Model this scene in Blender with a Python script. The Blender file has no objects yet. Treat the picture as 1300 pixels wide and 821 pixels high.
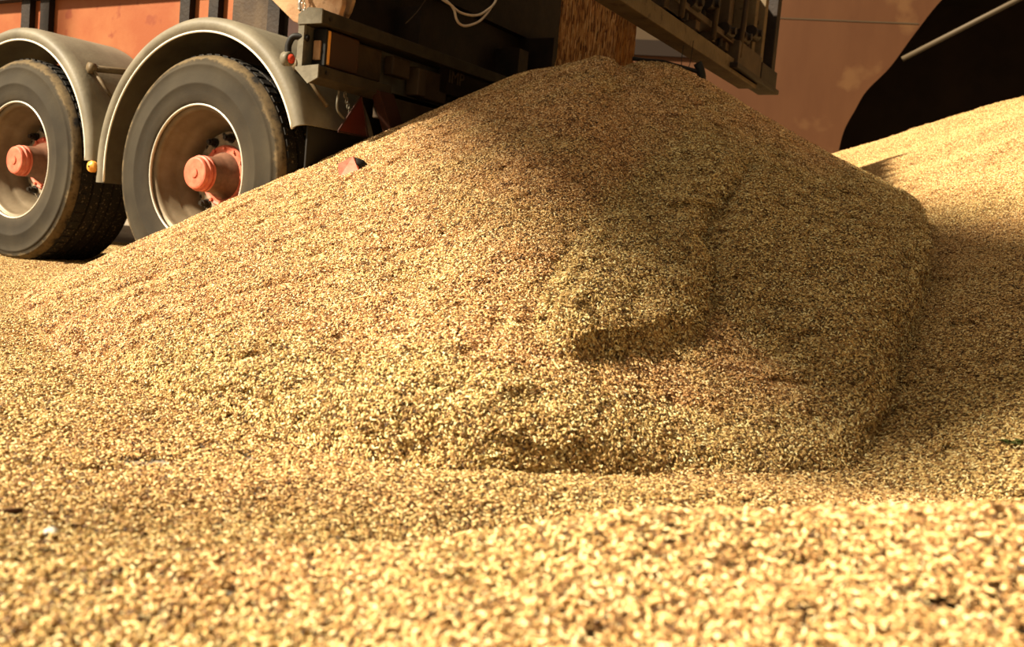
import bpy, bmesh, math, random
import numpy as np
from mathutils import Vector, Matrix
random.seed(7)
SC = bpy.context.scene
COL = SC.collection
PI = math.pi

# ------------------------------------------------------------------ camera
F_PX, PITCH, ROLL, YAW, EYE = 1135.6, .070998, .089566, .525983, .404
fw = Vector((0, math.cos(PITCH), -math.sin(PITCH)))
up = Vector((0, math.sin(PITCH), math.cos(PITCH)))
rt = Vector((1, 0, 0))
r2 = math.cos(ROLL) * rt + math.sin(ROLL) * up
u2 = -math.sin(ROLL) * rt + math.cos(ROLL) * up
cd = bpy.data.cameras.new('camera')
cam = bpy.data.objects.new('camera', cd)
COL.objects.link(cam)
m3 = Matrix((r2, u2, -fw)).transposed()
cam.matrix_world = Matrix.Translation((0, 0, EYE)) @ m3.to_4x4()
cd.sensor_width = 36
cd.lens = F_PX / 1300 * 36
cd.shift_y = -45 / 1300
cd.clip_start = .02
cd.clip_end = 200
cd.dof.use_dof = True
cd.dof.focus_distance = 2.5
cd.dof.aperture_fstop = 5.0
SC.camera = cam

# ------------------------------------------------------------------ helpers
def tag(o, label=None, cat=None, group=None, kind=None):
    if label: o['label'] = label
    if cat: o['category'] = cat
    if group: o['group'] = group
    if kind: o['kind'] = kind
    return o

def empty(name, loc=(0, 0, 0), rz=0, parent=None):
    o = bpy.data.objects.new(name, None)
    COL.objects.link(o)
    o.location = loc
    o.rotation_euler = (0, 0, rz)
    o.empty_display_size = .1
    if parent: o.parent = parent
    return o

def obj(name, bm, mat, parent=None, smooth=False, bevel=0):
    me = bpy.data.meshes.new(name)
    bmesh.ops.recalc_face_normals(bm, faces=bm.faces[:])
    bm.to_mesh(me)
    bm.free()
    me.materials.append(mat)
    if smooth:
        for p in me.polygons: p.use_smooth = True
    o = bpy.data.objects.new(name, me)
    COL.objects.link(o)
    if parent: o.parent = parent
    if bevel:
        b = o.modifiers.new('bevel', 'BEVEL'); b.width = bevel; b.segments = 2; b.limit_method = 'ANGLE'
    return o

def box(bm, x0, x1, y0, y1, z0, z1):
    vs = [bm.verts.new((x, y, z)) for z in (z0, z1) for y in (y0, y1) for x in (x0, x1)]
    for f in ((0, 1, 3, 2), (4, 6, 7, 5), (0, 4, 5, 1), (2, 3, 7, 6), (0, 2, 6, 4), (1, 5, 7, 3)):
        bm.faces.new([vs[i] for i in f])

def prism(bm, pts, d):
    """pts: 3D loop, extruded by vector d"""
    d = Vector(d)
    a = [bm.verts.new(p) for p in pts]
    b = [bm.verts.new(Vector(p) + d) for p in pts]
    bm.faces.new(a); bm.faces.new(b[::-1])
    n = len(a)
    for i in range(n):
        bm.faces.new((a[i], a[(i + 1) % n], b[(i + 1) % n], b[i]))

def bar(bm, p, q, w, h=None):
    """square bar from p to q"""
    h = h or w
    p, q = Vector(p), Vector(q)
    d = (q - p).normalized()
    s = d.cross(Vector((0, 0, 1)))
    if s.length < .05: s = Vector((1, 0, 0))
    s.normalize(); t = s.cross(d)
    s *= w / 2; t *= h / 2
    prism(bm, [p - s - t, p + s - t, p + s + t, p - s + t], q - p)

def tube(bm, pts, r, n=12, radii=None):
    pts = [Vector(p) for p in pts]
    rings = []
    prev = None
    for i, p in enumerate(pts):
        d = (pts[min(i + 1, len(pts) - 1)] - pts[max(i - 1, 0)]).normalized()
        if prev is None:
            s = d.cross(Vector((0, 0, 1)))
            if s.length < .1: s = d.cross(Vector((1, 0, 0)))
        else:
            s = prev - d * prev.dot(d)
        s.normalize(); prev = s
        t = d.cross(s)
        rr = radii[i] if radii else r
        rings.append([bm.verts.new(p + rr * (math.cos(a) * s + math.sin(a) * t)) for a in [2 * PI * k / n for k in range(n)]])
    for a, b in zip(rings, rings[1:]):
        for k in range(n):
            bm.faces.new((a[k], a[(k + 1) % n], b[(k + 1) % n], b[k]))
    bm.faces.new(rings[0]); bm.faces.new(rings[-1][::-1])

def smooth_path(pts, n=8):
    P = [Vector(p) for p in pts]
    P = [P[0]] + P + [P[-1]]
    out = []
    for i in range(1, len(P) - 2):
        for k in range(n):
            t = k / n
            a, b, c, d = P[i - 1], P[i], P[i + 1], P[i + 2]
            out.append(.5 * ((2 * b) + (c - a) * t + (2 * a - 5 * b + 4 * c - d) * t * t + (-a + 3 * b - 3 * c + d) * t ** 3))
    out.append(P[-2])
    return out

def lathe(bm, prof, a0=0, a1=2 * PI, n=96, close=False):
    """revolve (r, q) about the local y axis; angle measured from +x towards +z"""
    full = abs(a1 - a0 - 2 * PI) < 1e-6
    m = n if full else n + 1
    rings = []
    for k in range(m):
        a = a0 + (a1 - a0) * k / n
        rings.append([bm.verts.new((r * math.cos(a), q, r * math.sin(a))) for r, q in prof])
    L = len(prof)
    for k in range(n):
        A, B = rings[k], rings[(k + 1) % m]
        for i in range(L if close else L - 1):
            j = (i + 1) % L
            bm.faces.new((A[i], A[j], B[j], B[i]))
    if close and not full:
        bm.faces.new(rings[0]); bm.faces.new(rings[-1][::-1])

def cyl(bm, c, axis, r, h, n=24, r1=None):
    tube(bm, [Vector(c), Vector(c) + Vector(axis).normalized() * h], r, n, [r, r if r1 is None else r1])

# ------------------------------------------------------------------ materials
def mat(name, col, rough=.6, metal=0, noise=None, scale=6, col2=None, lo=.35, hi=.65, bump=0, bscale=60, spec=.2, stretch=(1, 1, 1), col3=None, scale3=40):
    """painted or dirty surface: base colour, patches of col2 with a shape of their own, fine specks of col3, bump"""
    m = bpy.data.materials.new(name); m.use_nodes = True
    nt = m.node_tree; N = nt.nodes; Lk = nt.links
    b = N['Principled BSDF']
    b.inputs['Roughness'].default_value = rough
    b.inputs['Metallic'].default_value = metal
    b.inputs['Specular IOR Level'].default_value = spec
    tc = N.new('ShaderNodeTexCoord'); mp = N.new('ShaderNodeMapping')
    mp.inputs['Scale'].default_value = stretch
    Lk.new(tc.outputs['Object'], mp.inputs['Vector'])
    cur = None
    if col2:
        t = N.new('ShaderNodeTexNoise'); t.inputs['Scale'].default_value = scale; t.inputs['Detail'].default_value = 8; t.inputs['Roughness'].default_value = .62
        Lk.new(mp.outputs[0], t.inputs['Vector'])
        r = N.new('ShaderNodeValToRGB')
        r.color_ramp.elements[0].position = lo; r.color_ramp.elements[0].color = (*col, 1)
        r.color_ramp.elements[1].position = hi; r.color_ramp.elements[1].color = (*col2, 1)
        Lk.new(t.outputs['Fac'], r.inputs['Fac'])
        cur = r.outputs['Color']
    if col3:
        t = N.new('ShaderNodeTexNoise'); t.inputs['Scale'].default_value = scale3; t.inputs['Detail'].default_value = 4
        Lk.new(tc.outputs['Object'], t.inputs['Vector'])
        r = N.new('ShaderNodeValToRGB')
        r.color_ramp.elements[0].position = .60; r.color_ramp.elements[0].color = (0, 0, 0, 1)
        r.color_ramp.elements[1].position = .68; r.color_ramp.elements[1].color = (1, 1, 1, 1)
        Lk.new(t.outputs['Fac'], r.inputs['Fac'])
        mx = N.new('ShaderNodeMix'); mx.data_type = 'RGBA'
        Lk.new(r.outputs['Color'], mx.inputs[0])
        if cur: Lk.new(cur, mx.inputs[6])
        else: mx.inputs[6].default_value = (*col, 1)
        mx.inputs[7].default_value = (*col3, 1)
        cur = mx.outputs[2]
    if cur: Lk.new(cur, b.inputs['Base Color'])
    else: b.inputs['Base Color'].default_value = (*col, 1)
    if bump:
        t = N.new('ShaderNodeTexNoise'); t.inputs['Scale'].default_value = bscale; t.inputs['Detail'].default_value = 6
        Lk.new(mp.outputs[0], t.inputs['Vector'])
        bp = N.new('ShaderNodeBump'); bp.inputs['Strength'].default_value = bump; bp.inputs['Distance'].default_value = .01
        Lk.new(t.outputs['Fac'], bp.inputs['Height']); Lk.new(bp.outputs[0], b.inputs['Normal'])
    return m

M = {}
M['rubber_tread'] = mat('tread rubber', (.012, .010, .008), .75, bump=.3, bscale=40, col3=(.12, .09, .05), scale3=90)
M['guard'] = mat('grey plastic', (.12, .102, .07), .55, col2=(.19, .165, .115), scale=5, bump=.1, bscale=80)
M['bead'] = mat('pale edge trim', (.75, .70, .58), .4)
M['orange_paint'] = mat('weathered orange paint', (.24, .062, .018), .5, col2=(.29, .10, .034), scale=3.5, lo=.4, hi=.7, bump=.05, col3=(.20, .045, .015), scale3=9)
M['dark_steel'] = mat('dark chassis steel', (.010, .006, .004), .6, col2=(.024, .014, .008), scale=9, bump=.2)
M['brown_steel'] = mat('dirty brown steel', (.035, .020, .010), .6, col2=(.07, .044, .022), scale=7, bump=.2)
M['olive_steel'] = mat('olive dirty steel', (.075, .050, .024), .6, col2=(.13, .09, .045), scale=8, bump=.2, col3=(.05, .03, .015), scale3=25)
M['grey_steel'] = mat('worn grey steel', (.10, .085, .058), .55, col2=(.17, .15, .105), scale=14, bump=.15)
M['carrier'] = mat('shaded carrier steel', (.024, .017, .009), .6, col2=(.045, .033, .018), scale=12, bump=.15)  # carrier steel with the shade of the rear side put into the colour
M['rust'] = mat('rusty tan plate', (.30, .15, .07), .7, col2=(.48, .30, .16), scale=7, lo=.35, hi=.6, col3=(.10, .045, .02), scale3=16, bump=.3)
M['red_hub'] = mat('pinkish red paint', (.50, .10, .055), .5, col2=(.58, .17, .10), scale=30, bump=.1)
M['rim'] = mat('rim steel', (.13, .095, .055), .45, metal=.2, col2=(.20, .155, .10), scale=8, bump=.05)
M['rim_lip'] = mat('bright rim lip', (.62, .58, .48), .35, metal=.4)
M['hub_plate'] = mat('dusty hub steel', (.33, .27, .18), .6, col2=(.13, .09, .055), scale=22, lo=.4, hi=.65, bump=.3)
M['nut'] = mat('oily nut steel', (.028, .022, .016), .4, metal=.3)
M['brown_hub'] = mat('shaded brown hub', (.10, .05, .03), .45, col2=(.19, .09, .055), scale=18)  # hub barrel brown with its shade put into the colour
M['chrome'] = mat('chrome', (.7, .68, .62), .2, metal=1)
M['red_lens'] = mat('red lens', (.45, .045, .02), .2)
M['dark_red_lens'] = mat('dull red reflector', (.075, .012, .007), .3)
M['red_steel'] = mat('dark red steel', (.032, .010, .006), .6, col2=(.05, .018, .010), scale=10)
M['amber'] = mat('amber lens', (.75, .33, .06), .3)
M['lamp_brown'] = mat('brown lamp lens', (.060, .022, .010), .35, col2=(.045, .022, .012), scale=5)
M['cable'] = mat('pale cable sheath', (.62, .50, .38), .5)
M['black'] = mat('black rubber', (.010, .008, .006), .55)
M['pink'] = mat('faded red reflector', (.78, .20, .14), .35, col2=(.85, .30, .22), scale=60)
M['letter'] = mat('pale lettering', (.09, .06, .03), .5)
M['pebble'] = mat('pale stone', (.8, .74, .62), .7, col2=(.6, .54, .44), scale=60)
M['straw'] = mat('straw', (.85, .66, .30), .6, col2=(.7, .5, .2), scale=80)
M['leaf'] = mat('dark green leaf', (.03, .045, .01), .6, col2=(.09, .10, .02), scale=60)
M['bark'] = mat('brown bark chip', (.12, .05, .025), .8, col2=(.06, .03, .02), scale=90)
M['wall'] = mat('reddish steel sheet', (.060, .021, .006), .6, col2=(.080, .031, .010), scale=1.6, lo=.35, hi=.7, bump=.06, bscale=8, stretch=(1, 1, .25), col3=(.095, .042, .014), scale3=1.7)
M['wall_band'] = mat('dark steel band', (.014, .007, .003), .8)
M['olive_wall'] = mat('olive wall strip', (.055, .034, .016), .7)
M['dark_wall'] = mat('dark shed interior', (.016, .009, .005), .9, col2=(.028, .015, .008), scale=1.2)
M['floor'] = mat('grey concrete', (.34, .29, .22), .85, col2=(.22, .18, .13), scale=5, bump=.3, bscale=60)
M['pole'] = mat('dull pole', (.07, .05, .028), .6)

def tyre_material():
    m = mat('tyre sidewall', (.055, .046, .034), .85, spec=.2)
    nt = m.node_tree; N = nt.nodes; Lk = nt.links; b = N['Principled BSDF']
    tc = N.new('ShaderNodeTexCoord')
    sep = N.new('ShaderNodeSeparateXYZ'); Lk.new(tc.outputs['Object'], sep.inputs[0])
    def math_(op, a, b_=None):
        n = N.new('ShaderNodeMath'); n.operation = op
        for i, v in enumerate((a, b_)):
            if v is None: continue
            if isinstance(v, (int, float)): n.inputs[i].default_value = v
            else: Lk.new(v, n.inputs[i])
        return n.outputs[0]
    rr = math_('SQRT', math_('ADD', math_('MULTIPLY', sep.outputs['X'], sep.outputs['X']), math_('MULTIPLY', sep.outputs['Z'], sep.outputs['Z'])))
    nz = N.new('ShaderNodeTexNoise'); nz.inputs['Scale'].default_value = 14; nz.inputs['Detail'].default_value = 9; nz.inputs['Roughness'].default_value = .7
    Lk.new(tc.outputs['Object'], nz.inputs['Vector'])
    # dried mud worn onto the shoulder
    t = math_('ADD', rr, math_('MULTIPLY', math_('SUBTRACT', nz.outputs['Fac'], .5), .085))
    r = N.new('ShaderNodeValToRGB'); E = r.color_ramp.elements
    E[0].position = .28; E[0].color = (.048, .036, .020, 1)
    E[1].position = .34; E[1].color = (.034, .026, .015, 1)
    for p, c in ((.42, (.036, .028, .016)), (.468, (.042, .032, .018)), (.481, (.15, .105, .05)), (.496, (.08, .055, .026)), (.505, (.012, .010, .008))):
        e = E.new(p); e.color = (*c, 1)
    Lk.new(t, r.inputs['Fac'])
    n2 = N.new('ShaderNodeTexNoise'); n2.inputs['Scale'].default_value = 5; n2.inputs['Detail'].default_value = 5
    Lk.new(tc.outputs['Object'], n2.inputs['Vector'])
    mx = N.new('ShaderNodeMix'); mx.data_type = 'RGBA'; mx.blend_type = 'MULTIPLY'; mx.inputs[0].default_value = .7
    cr = N.new('ShaderNodeValToRGB'); cr.color_ramp.elements[0].position = .35; cr.color_ramp.elements[0].color = (.45, .42, .40, 1); cr.color_ramp.elements[1].position = .62
    Lk.new(n2.outputs['Fac'], cr.inputs['Fac'])
    Lk.new(r.outputs['Color'], mx.inputs[6]); Lk.new(cr.outputs['Color'], mx.inputs[7])
    Lk.new(mx.outputs[2], b.inputs['Base Color'])
    bp = N.new('ShaderNodeBump'); bp.inputs['Strength'].default_value = .35; bp.inputs['Distance'].default_value = .006
    Lk.new(nz.outputs['Fac'], bp.inputs['Height']); Lk.new(bp.outputs[0], b.inputs['Normal'])
    return m
M['tyre'] = tyre_material()

RAMP = [(.0, (.03, .015, .006)), (.10, (.13, .065, .026)), (.28, (.34, .19, .08)), (.48, (.52, .33, .15)), (.68, (.68, .48, .23)), (.86, (.83, .66, .38)), (1.0, (.95, .86, .62))]

def grain_material(name, sliver=False, base=False, stream=False):
    m = bpy.data.materials.new(name); m.use_nodes = True
    nt = m.node_tree; N = nt.nodes; Lk = nt.links; b = N['Principled BSDF']
    b.inputs['Roughness'].default_value = .5
    b.inputs['Specular IOR Level'].default_value = .35
    geo = N.new('ShaderNodeNewGeometry')
    r = N.new('ShaderNodeValToRGB'); E = r.color_ramp.elements
    E[0].position = 0; E[0].color = (*RAMP[0][1], 1); E[1].position = 1; E[1].color = (*RAMP[-1][1], 1)
    for p, c in RAMP[1:-1]:
        e = E.new(p); e.color = (*c, 1)
    if base:
        v = N.new('ShaderNodeTexVoronoi'); v.inputs['Scale'].default_value = 230
        mp = N.new('ShaderNodeMapping')
        if stream:
            mp.inputs['Scale'].default_value = (1, 1, .07); v.inputs['Scale'].default_value = 330
            b.inputs['Specular IOR Level'].default_value = .1
        Lk.new(geo.outputs['Position'], mp.inputs['Vector']); Lk.new(mp.outputs[0], v.inputs['Vector'])
        sp = N.new('ShaderNodeSeparateXYZ'); Lk.new(v.outputs['Color'], sp.inputs[0])
        Lk.new(sp.outputs[0], r.inputs['Fac'])
        bp = N.new('ShaderNodeBump'); bp.invert = True; bp.inputs['Strength'].default_value = .5 if stream else .9; bp.inputs['Distance'].default_value = .002 if stream else .004
        Lk.new(v.outputs['Distance'], bp.inputs['Height']); Lk.new(bp.outputs[0], b.inputs['Normal'])
    else:
        at = N.new('ShaderNodeAttribute'); at.attribute_name = 'tint'
        Lk.new(at.outputs['Fac'], r.inputs['Fac'])
    # husky yellow-green areas against ruddier bare kernels
    at2 = N.new('ShaderNodeAttribute'); at2.attribute_name = 'husk'
    if not base: at2.attribute_type = 'INSTANCER'
    n1 = N.new('ShaderNodeTexNoise'); n1.inputs['Scale'].default_value = 5; n1.inputs['Detail'].default_value = 5; n1.inputs['Roughness'].default_value = .6
    Lk.new(geo.outputs['Position'], n1.inputs['Vector'])
    ad = N.new('ShaderNodeMath'); ad.operation = 'MULTIPLY_ADD'; ad.inputs[1].default_value = .5
    Lk.new(n1.outputs['Fac'], ad.inputs[0]); Lk.new(at2.outputs['Fac'], ad.inputs[2])
    c1 = N.new('ShaderNodeValToRGB')
    c1.color_ramp.elements[0].position = .18; c1.color_ramp.elements[0].color = (1.0, .84, .68, 1)
    c1.color_ramp.elements[1].position = .95; c1.color_ramp.elements[1].color = (.93, .92, .70, 1)
    Lk.new(ad.outputs[0], c1.inputs['Fac'])
    mx = N.new('ShaderNodeMix'); mx.data_type = 'RGBA'; mx.blend_type = 'MULTIPLY'; mx.inputs[0].default_value = 1
    Lk.new(r.outputs['Color'], mx.inputs[6]); Lk.new(c1.outputs['Color'], mx.inputs[7])
    out = mx.outputs[2]
    if stream:      # shade of the tub multiplied into the colour: darker than the lying grain
        ms = N.new('ShaderNodeMix'); ms.data_type = 'RGBA'; ms.blend_type = 'MULTIPLY'; ms.inputs[0].default_value = 1
        Lk.new(out, ms.inputs[6]); ms.inputs[7].default_value = (.46, .34, .24, 1); out = ms.outputs[2]
    Lk.new(out, b.inputs['Base Color'])
    return m
M['grain'] = grain_material('wheat kernels')
M['grain_base'] = grain_material('packed kernels', base=True)
M['grain_stream'] = grain_material('pouring kernels', base=True, stream=True)

# ------------------------------------------------------------------ heap heights
#HF
def _vn(x, y, s, seed):
    rs = np.random.RandomState(seed); T = rs.rand(64, 64)
    X, Y = x * s, y * s
    i, j = np.floor(X).astype(int), np.floor(Y).astype(int)
    a, b = X - i, Y - j
    a = a * a * (3 - 2 * a); b = b * b * (3 - 2 * b)
    g = lambda p, q: T[p % 64, q % 64]
    return (g(i, j) * (1 - a) + g(i + 1, j) * a) * (1 - b) + (g(i, j + 1) * (1 - a) + g(i + 1, j + 1) * a) * b - .5
def ss(a, b, x):
    t = np.clip((x - a) / (b - a), 0, 1)
    return t * t * (3 - 2 * t)
def smin(a, b, k):
    h = np.clip(.5 + .5 * (b - a) / k, 0, 1)
    return b * (1 - h) + a * h - k * h * (1 - h)
def smax(a, b, k): return -smin(-a, -b, k)

def h_floor_grain(x, y):
    """thin spread on the concrete and the two low banks nearest the camera"""
    z = .012 + .02 * _vn(x, y, 2.3, 1) + .008 * _vn(x, y, 9, 2)
    z = np.maximum(z, -.004 + 0 * z)
    # near bank, its crest about 0.8 m from the camera and higher to the right
    cz = np.interp(x, [-1.2, -.5, -.12, 0, .17, .47, .8, 1.2], [.02, .05, .085, .115, .155, .20, .235, .27])
    cy = .80 + .03 * np.sin(x * 5 + 1)
    d = y - cy
    prof = np.where(d > 0, 1 - np.abs(d) / .30, 1 - np.abs(d) * .75)
    b = cz * smin(np.clip(prof, -1, 1.2), 1 + 0 * prof, .25) + .016 * _vn(x, y, 8, 3) + .008 * _vn(x, y, 22, 4)
    z = smax(z, b, .03)
    # second, lower bank right in front of the big pile
    az = np.interp(x, [-.9, -.45, -.2, .1, .6, 1.2], [0, .0, .026, .038, .045, .06])
    ay = np.interp(x, [-.9, -.45, -.2, .1, .6, 1.2], [1.35, 1.28, 1.20, 1.22, 1.27, 1.27])
    a = az * (1 - ((y - ay) / .22) ** 2) + .008 * _vn(x, y, 12, 6)
    z = smax(z, a, .015)
    return z

def h_right(x, y):
    z = .401 * x + .0847 * y - .375
    crest = 7.1 - .2 * (x - 2.4)
    z = z - np.maximum(y - crest, 0) * .55
    z = z + .03 * _vn(x, y, 1.1, 11) + .008 * _vn(x, y, 7, 12)
    # long raked furrows running along the slope
    w = y * .93 - x * .33
    z = z + .012 * np.sin(w * 7.3 + 1.2 * np.sin(w * 1.7)) * ss(3.8, 4.6, y)
    return z

KX, KY = .38, 4.30
TOE = [(-1.95, 4.6, 0, 0), (-1.85, 3.6, 0, 0), (-1.43, 2.58, 0, .012), (-1.13, 2.19, 0, .02), (-.87, 1.875, 0, .03), (-.64, 1.65, 0, .055), (-.40, 1.483, 0, .075),
       (-.22, 1.38, 0, .085), (-.03, 1.36, 0, .085), (.09, 1.39, 0, .07), (.3, 1.46, .0, .025), (.52, 1.53, 0, .03), (.65, 1.59, .012, .04), (.73, 1.70, .06, .08),
       (.90, 2.02, .155, .10), (1.115, 2.454, .275, .125), (1.30, 2.85, .385, .135), (1.52, 3.46, .525, .09), (1.71, 4.0, .645, .02), (1.86, 5.0, .79, .0),
       (1.6, 6.2, .70, .0), (.6, 6.8, .2, .0), (-.8, 6.4, 0, 0), (-1.7, 5.5, 0, 0)]
_th = np.array([math.atan2(t[1] - KY, t[0] - KX) for t in TOE])
_o = np.argsort(_th)
_th = _th[_o]
_R = np.array([math.hypot(t[0] - KX, t[1] - KY) for t in TOE])[_o]
_Z = np.array([t[2] for t in TOE])[_o]
_E = np.array([t[3] for t in TOE])[_o]
def _per(th, v): return np.interp(th, np.r_[_th - 2 * math.pi, _th, _th + 2 * math.pi], np.r_[v, v, v])
LOBES = []   # (polygon, height, sharp width) of the slid clumps
def _sd(poly, x, y):
    """signed distance to a polygon, negative inside"""
    d = np.full(x.shape, 1e9); ins = np.zeros(x.shape, bool)
    n = len(poly)
    for k in range(n):
        ax, ay = poly[k]; bx, by = poly[(k + 1) % n]
        ex, ey = bx - ax, by - ay
        t = np.clip(((x - ax) * ex + (y - ay) * ey) / (ex * ex + ey * ey), 0, 1)
        d = np.minimum(d, (x - ax - t * ex) ** 2 + (y - ay - t * ey) ** 2)
        c = ((ay > y) != (by > y)) & (x < (bx - ax) * (y - ay) / (by - ay + 1e-12) + ax)
        ins ^= c
    d = np.sqrt(d)
    return np.where(ins, -d, d)
def h_main(x, y, lobes=True):
    dx, dy = x - KX, y - KY
    r = np.hypot(dx, dy); th = np.arctan2(dy, dx)
    R = _per(th, _R) + .035 * _vn(th * 3, th * 0, 4, 21) + .02 * _vn(x, y, 9, 22)
    zt, e = _per(th, _Z), _per(th, _E)
    s = 1 - r / R
    sp = np.clip(s, 0, 1)
    z = zt + (1.36 - zt) * sp - .0 * sp
    z = smin(z, 1.105 + 0 * z, .08)
    inn = (R - r)
    z = z + e * ss(0, .028, inn) * (1 - .55 * ss(.08, .55, inn))
    z = np.where(s < 0, zt - (r - R) * 1.6, z)
    z = z + .022 * _vn(x, y, 1.6, 23) * ss(0, .3, inn) + .006 * _vn(x, y, 8, 24) + .004 * _vn(x, y, 22, 25)
    z = z + husk(x, y) * (.012 * _vn(x, y, 20, 26) + .010 * _vn(x, y, 42, 27)) * ss(0, .03, inn)
    if lobes:
        for poly, hh, wd, grad in LOBES:
            d = _sd(poly, x + .02 * _vn(x, y, 10, 31), y + .02 * _vn(x, y, 10, 32))
            g = np.clip(((x - grad[0]) * grad[2] + (y - grad[1]) * grad[3]), 0, 1)
            z = z + hh * ss(wd, -wd, d) * g * (1 + .5 * _vn(x, y, 12, 33))
    return z
#LOBEDATA
L1 = [(.513, 2.986), (.631, 3.088), (.72, 2.983), (.649, 2.706), (.527, 2.479), (.45, 2.282), (.455, 2.127), (.421, 1.992), (.376, 1.879), (.246, 1.767), (.154, 1.666), (.112, 1.625), (.083, 1.677), (.07, 1.759), (.095, 1.903), (.153, 2.13), (.256, 2.398), (.372, 2.687)]
L2 = [(.755, 2.9), (.905, 2.97), (1.056, 2.865), (1.055, 2.556), (.928, 2.186), (.799, 1.888), (.663, 1.775), (.591, 1.868), (.515, 1.981), (.475, 2.085), (.493, 2.251), (.579, 2.479)]
LOBES = [(L1, .060, .012, (0, 1.96, 3.86, -2.27)), (L2, .030, .03, (0, 0, 0, 9.))]
def husk(x, y):
    n = _vn(x, y, 7, 61) + .6 * _vn(x, y, 17, 62)
    r = np.hypot(x - KX, y - KY); th = np.arctan2(y - KY, x - KX)
    inn = _per(th, _R) - r
    a = ss(.06, -.03, _sd(L1, x, y) + .05 * n) + ss(.10, -.05, _sd(L2, x, y) + .12 * n)
    front = ss(.22, .05, inn + .10 * n) * ss(-1.0, -.5, x)
    rim = ss(.45, .1, inn + .2 * n) * ss(.6, 1.0, x)
    up = ss(.45, .8, x) * ss(3.6, 2.8, y) * ss(2.3, 2.7, y) * .7
    left = .35 * ss(-.1, .3, n)
    return np.clip(a + front + rim + up + left, 0, 1)
#HFEND

def grid_mesh(name, xs, ys, fn, keep, mats, cover=None, hk=None):
    X, Y = np.meshgrid(xs, ys)
    Z = fn(X, Y)
    K = keep(X, Y, Z)
    ny, nx = X.shape
    idx = np.arange(nx * ny).reshape(ny, nx)
    fk = K[:-1, :-1] | K[1:, :-1] | K[:-1, 1:] | K[1:, 1:]
    q = np.stack([idx[:-1, :-1], idx[:-1, 1:], idx[1:, 1:], idx[1:, :-1]], -1)[fk]
    used = np.unique(q); remap = np.full(nx * ny, -1); remap[used] = np.arange(len(used))
    co = np.stack([X.ravel(), Y.ravel(), Z.ravel()], -1)[used]
    me = bpy.data.meshes.new(name)
    me.from_pydata(co.tolist(), [], remap[q].tolist())
    for m in mats: me.materials.append(m)
    me.polygons.foreach_set('use_smooth', [True] * len(me.polygons))
    a = me.attributes.new('cover', 'FLOAT', 'POINT')
    cv = np.ones(len(used)) if cover is None else cover(co[:, 0], co[:, 1])
    a.data.foreach_set('value', cv.astype(np.float32))
    a = me.attributes.new('husk', 'FLOAT', 'POINT')
    a.data.foreach_set('value', (np.zeros(len(used)) if hk is None else hk(co[:, 0], co[:, 1])).astype(np.float32))
    o = bpy.data.objects.new(name, me); COL.objects.link(o)
    return o

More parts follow.
